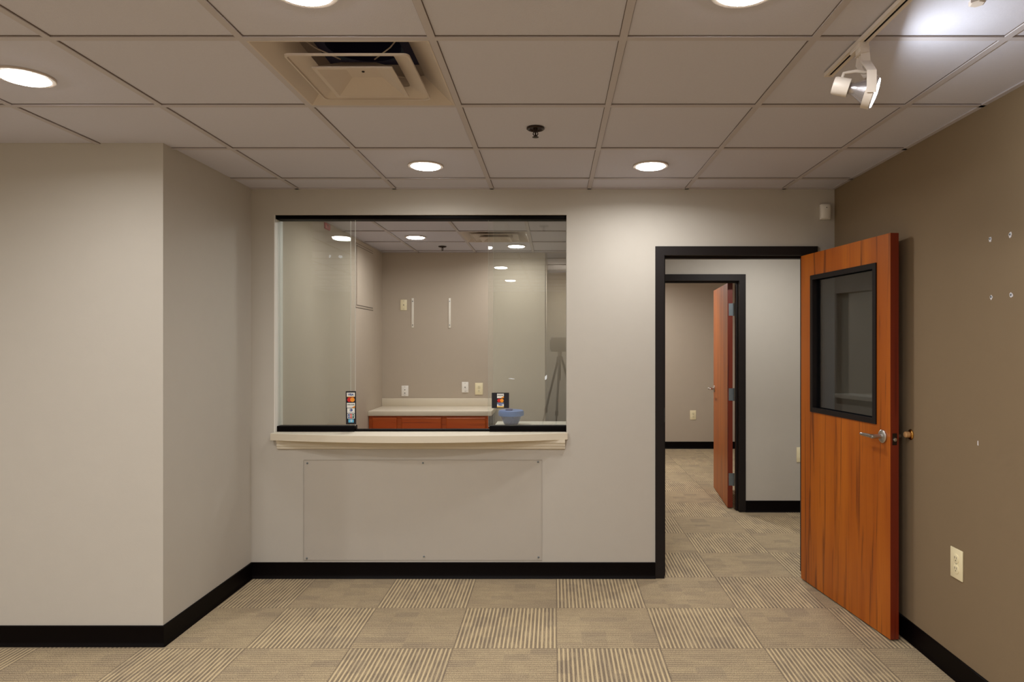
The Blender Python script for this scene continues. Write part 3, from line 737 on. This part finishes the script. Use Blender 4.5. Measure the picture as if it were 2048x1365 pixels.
plate('wall_outlet', 'ivory duplex outlet above the office worktop, rightmost on that wall', 'electrical outlet', at(958, 778, OY1), 0, 'duplex', 'ivory', 0.083, 0.125, OG)
plate('jack_plate', 'white data plate with one jack beside the ivory outlet above the worktop', 'wall plate', at(930.3, 775, OY1), 0, 'one', 'white', 0.070, 0.112)
plate('jack_plate', 'white data plate with two jacks above the left end of the worktop', 'wall plate', at(810, 782.5, OY1), 0, 'two', 'white', 0.072, 0.114)
plate('jack_plate', 'cream jack plate high on the office wall beside a mounting strip', 'wall plate', at(807.5, 610.5, OY1), 0, 'one', 'ivory', 0.068, 0.112)

def strip(px, label, notch):
    t = thing('mounting_strip', label, 'mounting strip', at(px, 626.5, OY1), 0, 'mounting strips on the office wall')
    mb = MB(); mb.box(-0.0115, 0.0115, -0.006, -0.0005, -0.158, 0.158); mb.build('bar', 'whitelam', t, bevel=0.001)
    for zc in (0.125, -0.128):
        mb = MB(); mb.rev([(0.0055, 0.0), (0.0055, 0.001), (0.002, 0.0015)], (0, -0.006, zc), (0, -1, 0), 12); mb.build('screw', 'slot' if notch else 'steel', t)
strip(825.5, 'white vertical mounting strip beside the cream jack plate, left of the pair', True)
strip(899.5, 'white vertical mounting strip alone on the office wall, right of the pair', False)

# flush access panel on the office's left wall, and a small red sign
t = thing('access_panel', 'large painted panel with a narrow rim on the office left wall', 'wall panel', (OX0, 6.51, 2.10))
mb = MB(); mb.box(0.0005, 0.004, -0.30, 0.30, -0.29, 0.30); mb.build('rim', 'office', t, bevel=0.001)
mb = MB(); mb.box(0.004, 0.0065, -0.276, 0.276, -0.266, 0.276); mb.mi = 1; mb.box(0.004, 0.0046, -0.281, 0.281, -0.271, 0.281); mb.box(0.0005, 0.0012, -0.304, 0.304, -0.294, 0.304); mb.build('cover', ['office', 'slot'], t, smooth=False)
t = thing('red_sign', 'small red sign near the ceiling on the office left wall', 'sign', (OX0, 5.42, 2.412))
mb = MB(); mb.box(0.0005, 0.012, -0.06, 0.06, -0.024, 0.022); mb.build('sign_face', 'signred', t, bevel=0.001)
mb = MB(); mb.box(0.012, 0.0126, -0.018, -0.008, -0.014, 0.012); mb.box(0.012, 0.0126, -0.018, 0.010, 0.004, 0.010); mb.build('mark', 'slot', t, smooth=False)

# ------------------------------------------------------------------ motion sensor, anchors, chip
t = thing('motion_sensor', 'small white motion sensor high on the back wall by the brown wall', 'motion sensor', at(1649, 425, YB))
mb = MB()
mb.loft([[(-0.031, 0, z) , (0.031, 0, z), (0.031, -a*0.75, z), (0.018, -a, z), (-0.018, -a, z), (-0.031, -a*0.75, z)] for z, a in ((-0.047, 0.022), (-0.040, 0.032), (0.030, 0.036), (0.047, 0.030))])
mb.build('housing', 'white', t, bevel=0.002)
mb = MB(); mb.rev([(0.003, 0.0), (0.003, 0.002)], (0, -0.0345, 0.024), (0, -1, 0), 10); mb.build('indicator', 'slot', t)

def anchor(px, py, label):
    Y = XR*F/(px-PX0); z = CZ+(PY0-py)*Y/F
    t = thing('wall_anchor', label, 'wall anchor', (XR, Y, z), 0, 'wall anchors on the brown wall')
    n = 14; mb = MB(); pts = []
    for i in range(n):
        a = 2*PI*i/n; k = random.uniform(0.6, 1.0)*0.011; pts.append((-0.0016, k*math.cos(a), 1.15*k*math.sin(a)))
    mb.prism(pts, (0.0012, 0, 0)); mb.build('torn_plaster', 'plaster', t, smooth=False)
    mb = MB(); mb.rev([(0.0045, 0.001), (0.0045, 0.003), (0.002, 0.0035), (0.002, 0.0015)], (0, 0.001, 0.002), (-1, 0, 0), 12); mb.build('plug', 'steel', t)
anchor(1981, 479, 'chipped wall plug on the brown wall, upper row, farther from the viewer')
anchor(2021, 470, 'chipped wall plug on the brown wall, upper row, nearer the viewer')
anchor(1983, 595, 'chipped wall plug on the brown wall, lower row, farther from the viewer')
anchor(2023, 591, 'chipped wall plug on the brown wall, lower row, nearer the viewer')
mb = MB(); mb.prism([(-0.0008, -0.003, -0.010), (-0.0008, 0.003, -0.008), (-0.0008, 0.003, 0.009), (-0.0008, -0.002, 0.011)], (0.0012, 0, 0))
tag(mb.build('paint_chip', 'plaster', smooth=False, loc=(XR, 2.812, 1.056)), 'tiny white paint chip on the brown wall right of the door handle', 'paint chip')

# ------------------------------------------------------------------ office furniture
t = thing('base_cabinet', 'cherry wood base cabinet with a row of drawers against the office wall', 'cabinet', (-1.225, 7.18, 0))
cl, cr, cf = OX0+0.002+1.225, -0.632+1.225, 6.655-7.18
mb = MB(); mb.box(cl, cr-0.012, cf, -0.002, 0.10, 0.768); mb.box(cl, cr-0.012, cf+0.06, -0.002, 0.001, 0.10); mb.build('carcass', 'cab', t, smooth=False)
mb = MB(); mb.box(cr-0.0118, cr, cf+0.004, -0.002, 0.001, 0.768); mb.build('end_panel', 'cabshade', t, smooth=False)
for a, b in ((744, 793), (802.5, 882.5), (892.5, 971.5)):
    xa, xb = (a-PX0)*6.635/F+1.225, (b-PX0)*6.635/F+1.225
    mb = MB()
    mb.loft([[(xa+i, cf-d, 0.752-i), (xb-i, cf-d, 0.752-i), (xb-i, cf-d, 0.605+i), (xa+i, cf-d, 0.605+i)] for i, d in ((0, 0.0005), (0, 0.014), (0.010, 0.019))], cap0=True)
    mb.build('drawer', 'cab', t, smooth=False)
    mb = MB(); mb.loft([[(xa+i, cf-d, 0.590-i), (xb-i, cf-d, 0.590-i), (xb-i, cf-d, 0.13+i), (xa+i, cf-d, 0.13+i)] for i, d in ((0, 0.0005), (0, 0.014), (0.010, 0.019))]); mb.build('cabinet_door', 'cab', t, smooth=False)
t = thing('worktop', 'cream laminate worktop with backsplash on the office cabinet', 'worktop', (-1.225, 7.18, 0.7685))
mb = MB(); mb.box(OX0+0.001+1.225, -0.61+1.225, 6.62-7.18, -0.0015, 0, 0.0465); mb.build('top', 'laminate', t, bevel=0.003)
mb = MB(); mb.box(OX0+0.001+1.225, -0.61+1.225, -0.021, -0.0015, 0.0467, 0.130); mb.build('backsplash', 'laminate', t, bevel=0.002)

t = thing('office_counter', 'low white office counter just inside the right glass pane', 'counter', (-0.045, 5.72, 0))
mb = MB(); mb.box(-0.475, 0.46, -0.52, 0.515, 0.725, 0.76); mb.build('counter_top', 'whitelam', t, bevel=0.003)
for sx in (-0.44, 0.40):
    mb = MB(); mb.box(sx, sx+0.03, -0.48, 0.48, 0.001, 0.725); mb.build('side_panel', 'whitelam', t, smooth=False)
t = thing('plastic_tub', 'clear blue plastic tub with a blue lid on the white office counter', 'tub', (-0.378, 5.975, 0.7605))
mb = MB(); R = [(0.052, 0.0), (0.062, 0.006), (0.085, 0.055), (0.098, 0.095), (0.100, 0.097), (0.094, 0.095), (0.081, 0.055), (0.058, 0.010), (0.001, 0.008)]
mb.rev(R, n=32, cap0=True, cap1=False); mb.build('bowl', 'clearblue', t)
mb = MB(); mb.sqfrustum([(0.100, 0.093), (0.109, 0.097), (0.112, 0.112), (0.108, 0.130), (0.096, 0.142), (0.06, 0.146), (0.001, 0.147)], rc=0.0)
lid = MB(); lid.rev([(0.090, 0.082), (0.110, 0.080), (0.113, 0.086), (0.113, 0.112), (0.108, 0.124), (0.096, 0.129), (0.06, 0.130), (0.001, 0.1305)], n=40); lidob = lid.build('lid', 'bluelid', t); mb.bm.free()
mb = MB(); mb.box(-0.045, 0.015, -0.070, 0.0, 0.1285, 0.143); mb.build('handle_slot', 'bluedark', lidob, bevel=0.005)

mb = MB(); mb.box(OX1-0.02, OX1+0.16, 4.505, 5.245, 1.0405, 1.072)
tag(mb.build('pass_through_ledge', 'laminate', bevel=0.002), 'cream ledge in the hallway wall, seen only mirrored in the door glass', 'counter ledge')

# ------------------------------------------------------------------ scanner on its tripod (reflected in the right pane)
t = thing('tripod_camera', 'dark boxy camera on a tripod, seen as a reflection in the right glass', 'camera', (0.075, -0.16, 0))
mb = MB(); mb.box(-0.115, 0.115, -0.06, 0.06, 1.375, 1.56); mb.box(-0.13, -0.115, -0.04, 0.04, 1.40, 1.53); mb.build('camera_body', 'tripod', t, bevel=0.01)
for zz, xx in ((1.50, 0.0), (1.43, 0.0)):
    mb = MB(); mb.rev([(0.018, 0.0), (0.018, 0.006), (0.012, 0.008)], (xx, 0.06, zz), (0, 1, 0), 20); mb.build('lens', 'ink', t)
mb = MB(); mb.cyl((0, 0, 1.375), (0, 0, 1.30), 0.03, 0.022); mb.cyl((0, 0, 1.30), (0, 0, 1.0), 0.014, 0.014); mb.rev([(0.02, 0), (0.042, 0.02), (0.042, 0.045), (0.02, 0.06)], (0, 0, 1.26)); mb.build('column', 'tripod', t)
for k in range(3):
    a = math.radians(100+120*k); dx, dy = math.cos(a), math.sin(a)
    mb = MB(); mb.cyl((0.03*dx, 0.03*dy, 1.27), (0.24*dx, 0.24*dy, 0.60), 0.016, 0.014, 12); mb.cyl((0.235*dx, 0.235*dy, 0.63), (0.24*dx, 0.24*dy, 0.57), 0.022, 0.022, 12); mb.cyl((0.24*dx, 0.24*dy, 0.60), (0.42*dx, 0.42*dy, 0.012), 0.011, 0.010, 12); mb.build('leg', 'tripod', t)

# ------------------------------------------------------------------ camera, world, look
cam = bpy.data.cameras.new('camera'); co = bpy.data.objects.new('camera', cam); COL.objects.link(co)
co.location = (0, 0, CZ); co.rotation_euler = (PI/2, 0, 0)
cam.sensor_fit = 'HORIZONTAL'; cam.sensor_width = 36.0; cam.lens = F*36.0/2048.0
cam.shift_x = -(PX0-1024.0)/2048.0; cam.shift_y = (PY0-682.5)/2048.0
cam.clip_start = 0.02; cam.clip_end = 60
sc.camera = co
wd = bpy.data.worlds.new('world'); sc.world = wd; wd.use_nodes = True
wd.node_tree.nodes['Background'].inputs[0].default_value = (0.02, 0.02, 0.02, 1); wd.node_tree.nodes['Background'].inputs[1].default_value = 0.3
sc.view_settings.view_transform = 'Standard'; sc.view_settings.look = 'None'; sc.view_settings.exposure = 0.28; sc.view_settings.gamma = 1.0
cy = sc.cycles
cy.max_bounces = 10; cy.diffuse_bounces = 6; cy.glossy_bounces = 4; cy.transparent_max_bounces = 24; cy.transmission_bounces = 6
cy.sample_clamp_indirect = 4.0; cy.caustics_reflective = False; cy.caustics_refractive = False
cy.use_denoising = True
